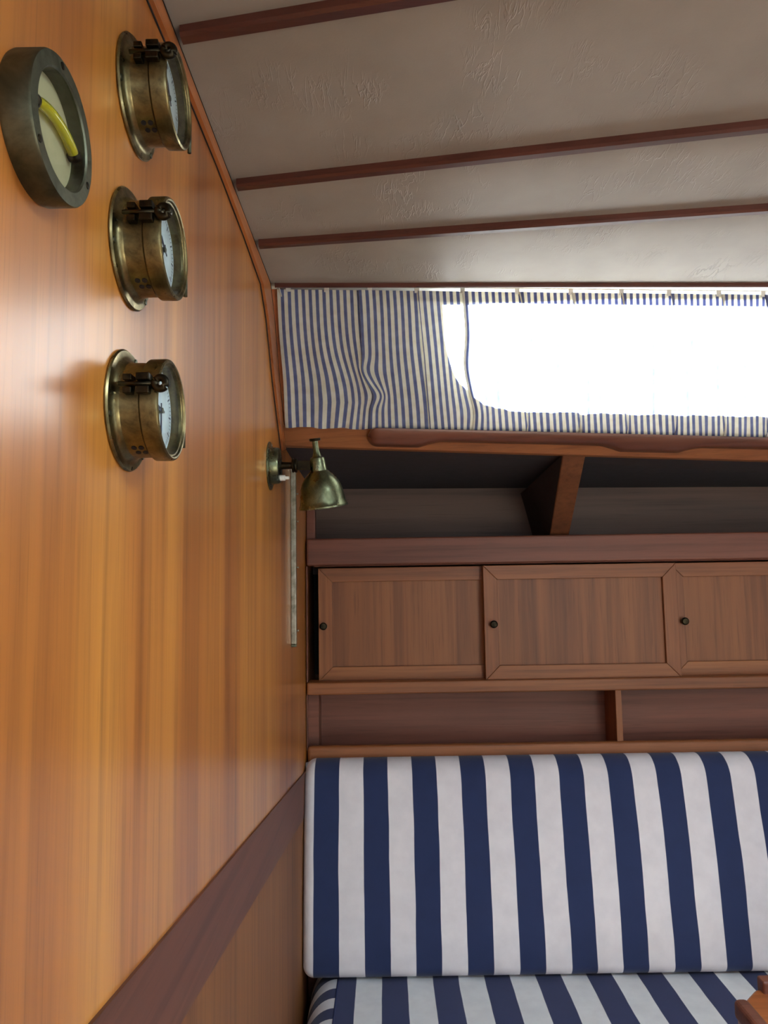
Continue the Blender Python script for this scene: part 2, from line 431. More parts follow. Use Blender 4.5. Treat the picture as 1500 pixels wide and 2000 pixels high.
for n, lp in enumerate(WLOOPS):
    c = (sum(p[0] for p in lp) / len(lp), sum(p[1] for p in lp) / len(lp))
    big = [(p[0] + (0.012 / SW) * (1 if p[0] > c[0] else -1), p[1] + (0.012 / ST) * (1 if p[1] > c[1] else -1)) for p in lp]
    wf = structure(plate_with_holes('window_%d' % (n + 1), big, [lp], OFFW + 0.022, 0.012, M_BRASSD), 'cabin window behind the striped curtain')
    pv = [S(p[0], p[1], OFFW + 0.024) for p in big]
    mesh('pane', pv, [tuple(range(len(pv)))], M_PANE, wf)
# post at the bulkhead end of the cabin side
pq = [S(-0.018, -0.01, 0.016), S(0.014, -0.01, 0.016), S(0.016, 1.0, 0.016), S(-0.012, 1.0, 0.016)]
structure(hexa('trim_8', pq, [p + Vector((0, 0.022, 0)) for p in pq], M_ORANGE, None, 0.002), 'orange teak post between bulkhead moulding and curtain')
# ---- fascia below the curtain
FO = [atY(546, 832, 1.462), atY(1500, 848, 1.575), atY(1500, 901, 1.605), atY(553, 873, 1.492)]
def ext(a, b, k): return a + (b - a) * k
KX = 2.4
fa = [ext(FO[1], FO[0], 1.06), ext(FO[0], FO[1], KX), ext(FO[3], FO[2], KX), ext(FO[2], FO[3], 1.05)]
fa[0].x = fa[3].x = 0.002
thk = Vector((0, 0.022, 0.0))
structure(hexa('trim_7', fa, [p + thk for p in fa], M_TEAKX, None, 0.002), 'teak fascia board under the window curtain')
# ---- side deck: underside dark, top white
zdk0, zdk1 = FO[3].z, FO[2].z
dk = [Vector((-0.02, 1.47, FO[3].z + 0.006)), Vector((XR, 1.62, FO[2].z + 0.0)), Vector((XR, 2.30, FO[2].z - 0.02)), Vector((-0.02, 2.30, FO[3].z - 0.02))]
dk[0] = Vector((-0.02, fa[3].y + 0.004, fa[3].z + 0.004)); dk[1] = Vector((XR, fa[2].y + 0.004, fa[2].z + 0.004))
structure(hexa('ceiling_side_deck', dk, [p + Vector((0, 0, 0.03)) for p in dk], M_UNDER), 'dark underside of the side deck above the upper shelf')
dq = [dk[0] + Vector((-0.8, 0.09, 0.031)), dk[1] + Vector((0.8, 0.09, 0.031)), dk[2] + Vector((0.8, 1.6, 0.045)), dk[3] + Vector((-0.8, 1.6, 0.045))]
structure(hexa('deck', dq, [p + Vector((0, 0, 0.02)) for p in dq], M_DECK), 'white side deck outside the window')
# ---- hull side, floor, far side, after end
structure(box('wall_hull', -0.02, XR, 2.16, 2.19, 0.0, dk[3].z + 0.01, M_HULL), 'hull lining behind the lockers')
structure(box('floor', -0.02, XR, YO, 2.2, -0.03, 0.0, M_SOLE), 'dark teak cabin sole')
OW = (0.25, 1.45, 1.42, 1.68)
wo = structure(box('wall_opposite', 0, XR, YO - 0.03, YO, 0.0, OW[2], M_LINING), 'cabin side behind the camera')
box('wall_board', 0, XR, YO - 0.03, YO, OW[3], ZC + 0.02, M_LINING, wo)
box('wall_board', 0, OW[0], YO - 0.03, YO, OW[2], OW[3], M_LINING, wo)
box('wall_board', OW[1], XR, YO - 0.03, YO, OW[2], OW[3], M_LINING, wo)
DW = (-0.5, 0.2, 0.45, 1.85)
wr = structure(box('wall_right', XR, XR + 0.03, YO, DW[0], 0, ZC + 0.02, M_LINING), 'after bulkhead with the companionway')
box('wall_board', XR, XR + 0.03, DW[1], 2.2, 0, ZC + 0.02, M_LINING, wr)
box('wall_board', XR, XR + 0.03, DW[0], DW[1], 0, DW[2], M_LINING, wr)
box('wall_board', XR, XR + 0.03, DW[0], DW[1], DW[3], ZC + 0.02, M_LINING, wr)

# ================================================================== LOCKERS BEHIND THE SETTEE
YF = 1.90
XE = 2.58
zf1, zf0 = zY(1046, YF), zY(1099, YF)            # upper fiddle
zd1, zd0 = zY(1104, 1.92), zY(1328, 1.92)        # doors
zr1, zr0 = zY(1328, YF - 0.006), zY(1352, YF - 0.006)
zl1, zl0 = zY(1452, YF), zY(1484, YF)            # lower fiddle
def stile_x(u, v, Y): return atY(u, v, Y).x
# upper open shelf
us = thing('upper_shelf', 'dark open shelf with a slanted divider under the side deck', 'shelf', (0.6, 2.0, zf0))
box('back_panel', 0.004, XE, 2.07, 2.082, zf0 - 0.02, dk[3].z + 0.01, M_HULL, us)
box('shelf_board', 0.004, XE, YF + 0.026, 2.07, zf0 + 0.002, zf0 + 0.014, M_HULL, us)
box('fiddle_rail', 0.004, XE, YF, YF + 0.025, zf0, zf1, M_RAIL, us, 0.005, 3)
box('end_stile', 0.002, 0.024, YF + 0.026, YF + 0.06, zf0 + 0.014, dk[0].z - 0.002, M_RAIL, us, 0.002)
def slant_divider(xb, w, xt, parent):
    yt = fa[3].y + (fa[2].y - fa[3].y) * xt / fa[2].x + 0.024
    zt = fa[3].z + (fa[2].z - fa[3].z) * xt / fa[2].x
    a = [(xb, YF + 0.030, zf0 + 0.014), (xb, 2.07, zf0 + 0.014), (xt, 2.07, zt - 0.02), (xt, yt, zt + 0.003), (xb, YF + 0.030, zf1 + 0.001)]
    n_ = len(a)
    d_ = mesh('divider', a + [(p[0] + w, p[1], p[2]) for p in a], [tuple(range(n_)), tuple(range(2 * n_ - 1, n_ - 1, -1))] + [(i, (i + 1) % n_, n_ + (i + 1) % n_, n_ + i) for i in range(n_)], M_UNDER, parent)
    e0, e1 = a[4], a[3]
    b = [(e0[0] - 0.001, e0[1] - 0.012, e0[2]), (e0[0] - 0.001, e0[1] - 0.001, e0[2]), (e1[0] - 0.001, e1[1] - 0.001, e1[2]), (e1[0] - 0.001, e1[1] - 0.012, e1[2])]
    hexa('facing', b, [(p[0] + w + 0.002, p[1], p[2]) for p in b], M_FACE, d_, 0.002)
xd = stile_x(1075, 1044, YF + 0.02)
slant_divider(xd, 0.047, stile_x(1093, 895, 1.60), us)
slant_divider(1.75, 0.047, 1.72, us)
# sliding-door locker
lk = thing('sliding_door_locker', 'teak locker with three framed sliding doors behind the settee', 'cabinet', (0.6, 1.95, zd0))
box('back_panel', 0.004, XE, 2.10, 2.11, zd0, zf0 - 0.012, M_BLACK, lk)
box('top_track', 0.022, XE, YF + 0.006, YF + 0.06, zd1 + 0.004, zf0 - 0.0005, M_RAIL, lk, 0.001)
box('end_stile', 0.002, stile_x(600, 1220, YF), YF + 0.004, YF + 0.03, zr1, zf0 - 0.0005, M_RAIL, lk, 0.0015)

box('bottom_rail', 0.004, XE, YF - 0.006, YF + 0.06, zr0, zr1, M_TEAKX, lk, 0.004, 3)
def door(u0, u1, y, kn, parent):
    x0, x1 = atY(u0, 1215, y).x, atY(u1, 1215, y).x
    z0, z1 = zd0 + 0.001, zd1
    fw = 0.036
    d = box('sliding_door', x0 + fw * 0.5, x1 - fw * 0.5, y + 0.0095, y + 0.0145, z0 + fw * 0.5, z1 - fw * 0.5, M_PANEL, parent)
    def piece(name, poly, mat):
        prism(name, poly, 'y', y, y + 0.016, mat, d, 0.0012)
    g = 0.0003
    piece('stile', [(x0, z0 + g), (x0 + fw, z0 + fw + g), (x0 + fw, z1 - fw - g), (x0, z1 - g)], M_TEAKZ)
    piece('stile', [(x1, z0 + g), (x1 - fw, z0 + fw + g), (x1 - fw, z1 - fw - g), (x1, z1 - g)], M_TEAKZ)
    piece('rail', [(x0 + g, z0), (x1 - g, z0), (x1 - fw - g, z0 + fw), (x0 + fw + g, z0 + fw)], M_TEAKX)
    piece('rail', [(x0 + g, z1), (x1 - g, z1), (x1 - fw - g, z1 - fw), (x0 + fw + g, z1 - fw)], M_TEAKX)
    # bead round the panel
    k = atY(kn[0], kn[1], y - 0.006)
    kb = lathe('knob', [(0.0045, 0), (0.0042, 0.006), (0.0085, 0.009), (0.0098, 0.012), (0.0096, 0.015), (0.007, 0.0172), (0.0, 0.018)], (k.x, y, k.z), (0, -1, 0), M_BLKM, d, 24)
    kb['label'] = 'small dark bronze knob'
    return d
d1 = door(622, 975, YF + 0.038, (632, 1223), lk)
d2 = door(946, 1326, YF + 0.012, (964, 1219), lk)
d3 = door(1312, 1690, YF + 0.038, (1336, 1213), lk)
d4 = door(1668, 2060, YF + 0.012, (1688, 1210), lk)
# lower open shelf
ls = thing('lower_shelf', 'narrow open shelf with one divider between locker doors and cushion', 'shelf', (0.6, 2.0, zl0))
box('back_panel', 0.004, XE, 2.005, 2.015, zl0 - 0.03, zr0, M_RAIL, ls)
box('shelf_board', 0.004, XE, YF + 0.022, 2.005, zl0, zl0 + 0.012, M_RAIL, ls)
box('fiddle_rail', 0.004, XE, YF - 0.002, YF + 0.022, zl0 - 0.02, zl1, M_TEAKX, ls, 0.008, 4)
x = stile_x(1203, 1400, YF + 0.01)
box('divider', x, x + 0.016, YF + 0.008, 2.005, zl1 - 0.03, zr0, M_TEAKZ, ls, 0.0015)
box('divider', x + 0.8, x + 0.816, YF + 0.008, 2.005, zl1 - 0.03, zr0, M_TEAKZ, ls, 0.0015)
box('end_stile', 0.002, stile_x(600, 1400, YF), YF + 0.004, YF + 0.03, zl1 - 0.01, zr0, M_RAIL, ls, 0.0015)
box('end_block', stile_x(600, 1400, YF + 0.03), 0.030, YF + 0.034, 2.005, zl1 - 0.03, zr0, M_RAIL, ls)

# ================================================================== SETTEE
def cushion_grid(name, prof, x0, x1, mat, rend=0.03, nx=60, parent=None, left_pull=None):
    """closed profile (y,z) swept along x with rounded ends"""
    cy = sum(p[0] for p in prof) / len(prof); cz = sum(p[1] for p in prof) / len(prof)
    xs = []
    k = 8
    for i in range(k + 1):
        a = math.pi / 2 * i / k; xs.append((x0 + rend * (1 - math.sin(a)), rend * (1 - math.cos(a))))
    xs = sorted(xs)
    xs = [(x, rend - math.sqrt(max(0, rend ** 2 - (rend - (x - x0)) ** 2))) for x, _ in xs]
    mid = [(x0 + rend + (x1 - x0 - 2 * rend) * i / nx, 0) for i in range(1, nx)]
    right = [(x1 + x0 - x, d) for x, d in reversed(xs)]
    st = xs + mid + right; n = len(prof); vv, ff = [], []
    # inward normals of the profile
    nm = []
    for i in range(n):
        a, b = Vector(prof[i - 1]), Vector(prof[(i + 1) % n]); t = (b - a)
        q = Vector((-t.y, t.x)).normalized()
        if q.dot(Vector((cy - prof[i][0], cz - prof[i][1]))) < 0: q = -q
        nm.append(q)
    for x, d in st:
        for (y, z), q in zip(prof, nm): vv.append((x, y + q.x * d, z + q.y * d))
    for i in range(len(st) - 1):
        for j in range(n):
            j2 = (j + 1) % n; ff.append((i * n + j, i * n + j2, i * n + n + j2, i * n + n + j))
    ff += [tuple(range(n)), tuple(range((len(st) - 1) * n, len(st) * n))]
    return mesh(name, vv, ff, mat, parent, True)
def round_profile(corners, radii, k=8, sub=6):
    out = []; n = len(corners)
    for i in range(n):
        p, a, b = Vector(corners[i]), Vector(corners[i - 1]), Vector(corners[(i + 1) % n])
        da, db = (a - p).normalized(), (b - p).normalized(); r = radii[i]
        half = da.angle(db) / 2; L = r / math.tan(half)
        c = p + (da + db).normalized() * (r / math.sin(half))
        s, e = p + da * L, p + db * L
        a0 = math.atan2(s.y - c.y, s.x - c.x); a1 = math.atan2(e.y - c.y, e.x - c.x)
        while a1 - a0 > math.pi: a1 -= 2 * math.pi
        while a1 - a0 < -math.pi: a1 += 2 * math.pi
        for j in range(k + 1):
            t = a0 + (a1 - a0) * j / k; out.append((c.x + r * math.cos(t), c.y + r * math.sin(t)))
    return out
YB0, YB1 = 1.765, 1.835                       # backrest front face, foot and head
zb0 = zY(1914, YB0); zb1 = zY(1500, YB1) + 0.02
ztop = zl1 - 0.022
prof = round_profile([(YB0, zb0), (YB1, ztop), (YB1 + 0.062, ztop - 0.004), (YB0 + 0.11, zb0)], [0.024, 0.052, 0.008, 0.02], 10)
# subdivide the long front face so that it can bulge a little
i0 = 8
def dens(pr):
    out = []
    for a, b in zip(pr, pr[1:] + pr[:1]):
        d = math.dist(a, b); k = max(1, int(d / 0.03))
        for j in range(k): out.append((a[0] + (b[0] - a[0]) * j / k, a[1] + (b[1] - a[1]) * j / k))
    return out
prof = dens(prof)
prof = [(y - (0.012 * math.sin(math.pi * min(1, max(0, (z - zb0) / (ztop - zb0)))) if y < YB1 + 0.01 else 0), z) for y, z in prof]
xl = atY(591, 1700, 1.79).x
back = cushion_grid('backrest_cushion', prof, xl, 2.45, M_CUSH, 0.026)
tag(back, 'navy and white striped backrest cushion standing along the settee', 'cushion')
ph = atY(612, 1700, 1.79).x
m = M_CUSH.node_tree
for nd in m.nodes:
    if nd.type == 'MATH' and nd.operation == 'MULTIPLY_ADD' and abs(nd.inputs[1].default_value - 1 / 0.1168) < 1e-4:
        nd.inputs[2].default_value = 20 - (ph + 0.003) / 0.1168
# seat cushion
zs = zb0 - 0.003
M_SEAT = canvas('awning_canvas_seat_lit', 0, 0.1168, 0.0, rgb(236, 240, 242), rgb(38, 52, 96))  # same canvas as the backrest, lightened to carry the stronger light on the seat
xs0 = atY(657, 1930, 1.745).x
sx = atZ(695, 1915, zs).x
for nd in M_SEAT.node_tree.nodes:
    if nd.type == 'MATH' and nd.operation == 'MULTIPLY_ADD' and abs(nd.inputs[1].default_value - 1 / 0.1168) < 1e-4:
        nd.inputs[2].default_value = 20 - (sx - 0.0584 + 0.003) / 0.1168
YS0, YS1, SH = 1.18, 1.88, 0.13
sroot = thing('seat_cushion', 'navy and white striped seat cushion with rounded end at the bulkhead', 'cushion', (1.2, 1.5, zs - SH))
def surf(name, f, nu, nv, mat, parent):
    vv = [f(i / nu, j / nv) for i in range(nu + 1) for j in range(nv + 1)]
    ff = [(i * (nv + 1) + j, (i + 1) * (nv + 1) + j, (i + 1) * (nv + 1) + j + 1, i * (nv + 1) + j + 1) for i in range(nu) for j in range(nv)]
    return mesh(name, vv, ff, mat, parent, True)
sp = round_profile([(YS0, zs - SH), (YS0, zs), (YS1, zs - 0.002), (YS1, zs - SH)], [0.02, 0.04, 0.02, 0.02], 8)
sp = dens(sp)
ff = []; vv = []
for xx in [xs0 + (2.45 - xs0) * i / 40 for i in range(41)]:
    vv += [(xx, y, z) for y, z in sp]
k = len(sp)
for i in range(40):
    for j in range(k): ff.append((i * k + j, i * k + (j + 1) % k, i * k + k + (j + 1) % k, i * k + k + j))
ff.append(tuple(range(40 * k, 41 * k)))
mesh('cover', vv, ff, M_SEAT, sroot, True)
# bullnose end: stripes run the other way
xw = 0.012; RX = xs0 - xw
vv, ff = [], []; na = 14
for i in range(na + 1):
    a = math.pi / 2 * i / na
    xx = xs0 - RX * math.sin(a); dz = 0.10 * (1 - math.cos(a))
    for y, z in sp:
        f = (z - (zs - SH)) / SH
        vv.append((xx, y, z - dz * max(0, f)))
for i in range(na):
    for j in range(k): ff.append((i * k + j, i * k + (j + 1) % k, i * k + k + (j + 1) % k, i * k + k + j))
ff.append(tuple(range(na * k, (na + 1) * k)))
ep = mesh('end_panel', vv, ff, M_CUSHE, sroot, True); ep['label'] = 'end panel with crosswise stripes'
yy = [p for p in sp if p[1] > zs - 0.06]
tube('piping', [(xs0 + 0.0015, y, z + 0.0006) for y, z in sorted(yy)], 0.0022, M_PIPE, sroot, 8)
# settee base and backrest board
st = thing('settee_base', 'dark teak settee base under the striped seat cushion', 'settee', (1.2, 1.5, 0.0))
box('front_panel', 0.004, 2.5, 1.22, 1.245, 0.0, zs - SH - 0.001, M_TEAKX, st)
box('seat_board', 0.004, 2.5, 1.20, 2.0, zs - SH - 0.022, zs - SH - 0.002, M_TEAKX, st)
hexa('back_board', [(0.004, YB0 + 0.125, zs - SH), (2.5, YB0 + 0.125, zs - SH), (2.5, YB1 + 0.066, zl0 - 0.021), (0.004, YB1 + 0.066, zl0 - 0.021)],
     [(0.004, YB0 + 0.14, zs - SH), (2.5, YB0 + 0.14, zs - SH), (2.5, YB1 + 0.081, zl0 - 0.021), (0.004, YB1 + 0.081, zl0 - 0.021)], M_RAIL, st)

# ================================================================== TABLE (corner shows at the lower right)
zt = 0.78
A = atZ(1452, 1966, zt); B = atZ(1491, 1941, zt)
tb = thing('cabin_table', 'brown teak cabin table with raised edge strips, corner at lower right', 'table', (1.2, A.y - 0.3, 0.0))
xl, yf = A.x - 0.012, B.y + 0.012
poly = [(xl, A.y - 0.006), (B.x - 0.006, yf), (1.75, yf), (1.75, yf - 0.62), (xl, yf - 0.62)]
prism('tabletop', poly, 'z', zt - 0.026, zt, M_TABLE, tb, 0.004, 3)
box('edge_strip', xl - 0.004, xl + 0.016, yf - 0.58, A.y - 0.004, zt - 0.012, zt + 0.014, M_RAIL, tb, 0.007, 4)
box('edge_strip', B.x, 1.70, yf - 0.014, yf + 0.006, zt - 0.012, zt + 0.016, M_RAIL, tb, 0.003, 3)
lathe('pedestal', [(0.16, 0), (0.16, 0.02), (0.05, 0.04), (0.045, zt - 0.06), (0.12, zt - 0.04), (0.12, zt - 0.026)], (1.23, yf - 0.31, 0), (0, 0, 1), M_TABLE, tb, 32)

# ================================================================== CURTAIN
def curtain():
    PL = [0.158, 0.275, 0.366, 0.479, 0.588, 0.688, 0.792, 0.897, 0.990, 1.09, 1.20, 1.31, 1.42]    # tucks, in s
    W = {0.158: 0.005, 0.275: 0.0045}
    cols = []           # (x metres along rod, offset m, cloth length, tuck id)
    x, c = 0.0, 0.0; off = 0.0; step = 0.0022
    XM = 1.50 * SW
    pi_ = 0
    while x < XM:
        if pi_ < len(PL) and x >= PL[pi_] * SW:
            w_ = W.get(PL[pi_], 0.0115)
            kk = 6
            x_in = x; cnt = 0
            for a, b, o0, o1 in ((x, x + w_, 0, -0.001), (x + w_, x + w_ * 0.0, -0.003, -0.004), (x, x + w_ * 1.02, -0.0055, -0.006)):
                for q in range(kk):
                    f = q / kk; lx = x_in + w_ * 1.02 * cnt / (3 * kk); cnt += 1
                    cols.append((a + (b - a) * f, o0 + (o1 - o0) * f, c, pi_, lx)); c += w_ / kk
            x += w_ * 1.04; off = -0.006; pi_ += 1
            continue
        off *= 0.93
        cols.append((x, off, c, pi_ - 1, x)); x += step; c += step
    nt_ = 70; vv, uv, ff = [], [], []
    rnd = random.Random(7)
    wob = [(rnd.uniform(-1, 1), rnd.uniform(0.6, 1.6), rnd.uniform(0, 6)) for _ in range(len(PL) + 2)]
    g = lambda x, m, s: math.exp(-((x - m) / s) ** 2)
    for (xf, off, c, pid, lx) in cols:
        a_, fq, ph_ = wob[pid + 1]
        for j in range(nt_ + 1):
            t = j / nt_
            amp = (1.0 if pid == 2 else 0.75) if pid <= 2 else 0.12 + 0.88 * min(1, math.exp(-t / 0.09) + math.exp(-(1 - t) / 0.08))
            x = lx + (xf - lx) * amp
            # lateral sway of the cloth, strongest in the lower middle
            sway = 0.0016 * math.sin(5.5 * t + ph_) * math.sin(math.pi * min(1, t * 1.0))
            xs_ = x / SW
            sway += 0.016 * g(xs_, 0.115, 0.055) * (1 / (1 + math.exp(-(t - 0.55) * 14))) * (1 - 0.5 * max(0, t - 0.8) / 0.2)
            sway += 0.010 * g(xs_, 0.172, 0.024) * (g(t, 0.74, 0.07) - 0.8 * g(t, 0.56, 0.08))
            sway += 0.008 * g(xs_, 0.30, 0.06) * (1 / (1 + math.exp(-(t - 0.5) * 9)))
            sway += 0.006 * g(xs_, 0.37, 0.03) * (g(t, 0.85, 0.12) - g(t, 0.5, 0.15))
            d = off * (0.9 + 0.3 * math.sin(3 * t + ph_))
            # broad billows between the tucks
            d += -0.0028 * math.sin(2 * math.pi * x / 0.062 + a_ * 1.5 + 1.3 * t) * math.sin(math.pi * t) ** 0.7
            d += -0.0016 * math.sin(2 * math.pi * x / 0.027 + ph_ + 3.0 * t) * (t ** 1.5)
            # gathered folds near the foot
            d += -0.0022 * math.sin(2 * math.pi * c / 0.0128 * 0.5 + 2 * a_) * max(0, (t - 0.82) / 0.18) ** 1.5
            # crumple
            d += -0.010 * g(xs_ - 0.02 * math.sin(7 * t), 0.172, 0.022) * g(t, 0.66, 0.17)
            d += -0.006 * g(xs_ + 0.35 * (t - 0.6), 0.11, 0.02) * g(t, 0.62, 0.2)
            d += -0.005 * g(xs_ + 0.30 * (t - 0.4), 0.29, 0.02) * g(t, 0.55, 0.25)
            # hem lines: double cloth
            tt = t + 0.006 * math.sin(2 * math.pi * x / 0.06 + 1) * (1 if j == nt_ else 0)
            vv.append(S((x + sway) / SW, tt, d)); uv.append((c, t))
    n = nt_ + 1
    for i in range(len(cols) - 1):
        for j in range(nt_): ff.append((i * n + j, (i + 1) * n + j, (i + 1) * n + j + 1, i * n + j + 1))
    root = thing('striped_curtain', 'blue and white ticking-striped curtain across the bright cabin window', 'curtain', S(0.5, 1.0))
    def build(name, fsel, off=0.0):
        me = bpy.data.meshes.new(name)
        used = sorted({i for f in fsel for i in f}); mp = {q: k_ for k_, q in enumerate(used)}
        me.from_pydata([tuple(vv[q] + Vector((0, off, 0))) for q in used], [], [tuple(mp[i] for i in f) for f in fsel])
        l = me.uv_layers.new(name='cloth')
        for lp in me.loops: l.data[lp.index].uv = uv[used[lp.vertex_index]]
        for p in me.polygons: p.use_smooth = True
        me.materials.append(M_CURT)
        o = bpy.data.objects.new(name, me); link(o, root); return o
    build('cloth', ff)
    hem = [f for f in ff if uv[f[2]][1] <= 0.0715]
    build('top_hem', hem, 0.0012)
    foot = [f for f in ff if uv[f[0]][1] >= 0.955]
    build('bottom_hem', foot, 0.0012)
    # tabs at the rod
    for u in (562, 634, 716, 806, 894, 1000, 1105, 1205, 1300, 1400, 1490):
        p = S((u - 541) / 959.0, 0.0)
        box('tab', p.x - 0.0045, p.x + 0.0045, p.y - 0.0015, p.y + 0.0015, p.z - 0.004, p.z + 0.0085, M_WHITE, root, 0.0006)
    return root
cur = curtain()
rt = [S(s, 0.0, 0.004) + Vector((0, 0, 0.0075)) for s in (-0.012, 0.5, 1.0, 1.5)]
rod = thing('curtain_rod', 'thin white curtain rod above the striped curtain', 'curtain rod', rt[0])
tube('rod', rt, 0.0016, M_WHITE, rod, 10)
e = S(-0.008, 0.0, 0.002)
box('end_bracket', e.x - 0.006, e.x + 0.008, e.y - 0.004, e.y + 0.006, e.z + 0.002, e.z + 0.012, M_CORD, rod, 0.002)
cp = [e + Vector((0.004 + 0.012 * q, -0.004, 0.004 - 0.02 * q * q + 0.004 * math.sin(3 * q))) for q in [i / 10 for i in range(11)]]
tube('cord', cp, 0.0012, M_CORD, rod, 8)

# ================================================================== GRAB RAIL on the fascia
def grab_rail():
    root_p = atY(1100, 868, 1.52)
    root = thing('grab_rail', 'dark teak grab rail with scalloped feet fixed below the curtain', 'grab rail', root_p)
    a = (FO[0] + FO[3]) / 2; b = (FO[1] + FO[2]) / 2; dirx = (b - a).normalized()
    nrm = Vector((0, -1, 0)); nrm = (nrm - dirx * nrm.dot(dirx)).normalized()
    upv = (FO[0] - FO[3]).normalized()
    x0 = atY(718, 855, 1.49).x
    org = a + dirx * ((x0 - a.x) / dirx.x)
    # offsets of the rail along the fascia: feet positions in metres from the left end
    def xu(u): return (atY(u, 870, 1.53).x - x0) / dirx.x
    feet = [(0.0, xu(815)), (xu(1215), xu(1335)), (xu(1720), xu(1840)), (xu(2230), xu(2340))]
    Lr = feet[-1][1]
    N, H, FT, GAP, D1 = 260, 0.026, 0.013, 0.012, 0.036     # rail height, foot drop, stand-off, outer depth
    def foot(q):
        for f0, f1 in feet:
            if f0 <= q <= f1: return 1.0
        dist = min(min(abs(q - f0), abs(q - f1)) for f0, f1 in feet)
        r = 0.055
        return 0.0 if dist > r else (1 - math.sin(math.pi / 2 * dist / r))
    vv, ff = [], []
    for i_ in range(N + 1):
        q = Lr * i_ / N; k_ = foot(q)
        e = min(q, Lr - q); rr = math.sqrt(max(0.0, 1 - (1 - min(1, e / 0.02)) ** 2))
        mid = -FT * k_ * 0.5
        top_, bot_ = H / 2, -H / 2 - FT * k_
        top_, bot_ = mid + (top_ - mid) * (0.35 + 0.65 * rr), mid + (bot_ - mid) * (0.35 + 0.65 * rr)
        di = 0.0 if k_ > 0.999 else GAP * (1 - k_)
        do = D1 * (0.7 + 0.3 * rr)
        r = 0.008
        ring = [(di, bot_), (do - r, bot_), (do - r * 0.3, bot_ + r * 0.3), (do, bot_ + r), (do, top_ - r), (do - r * 0.3, top_ - r * 0.3), (do - r, top_), (di, top_)]
        for dd, h in ring: vv.append(org + dirx * q + nrm * dd + upv * (h + 0.006))
    K = 8
    for i in range(N):
        for k_ in range(K): ff.append((i * K + k_, i * K + (k_ + 1) % K, (i + 1) * K + (k_ + 1) % K, (i + 1) * K + k_))
    ff += [tuple(range(K)), tuple(range(N * K, (N + 1) * K))]
    o = mesh('rail', vv, ff, M_BATTEN2, root, True); sharp_edges(o, 0.7)
M_BATTEN2 = wood('grab_rail_wood', rgb(84, 48, 34), rgb(100, 58, 42), rgb(114, 68, 50), 'x', 70, 9, 0.42, 0.1)
grab_rail()

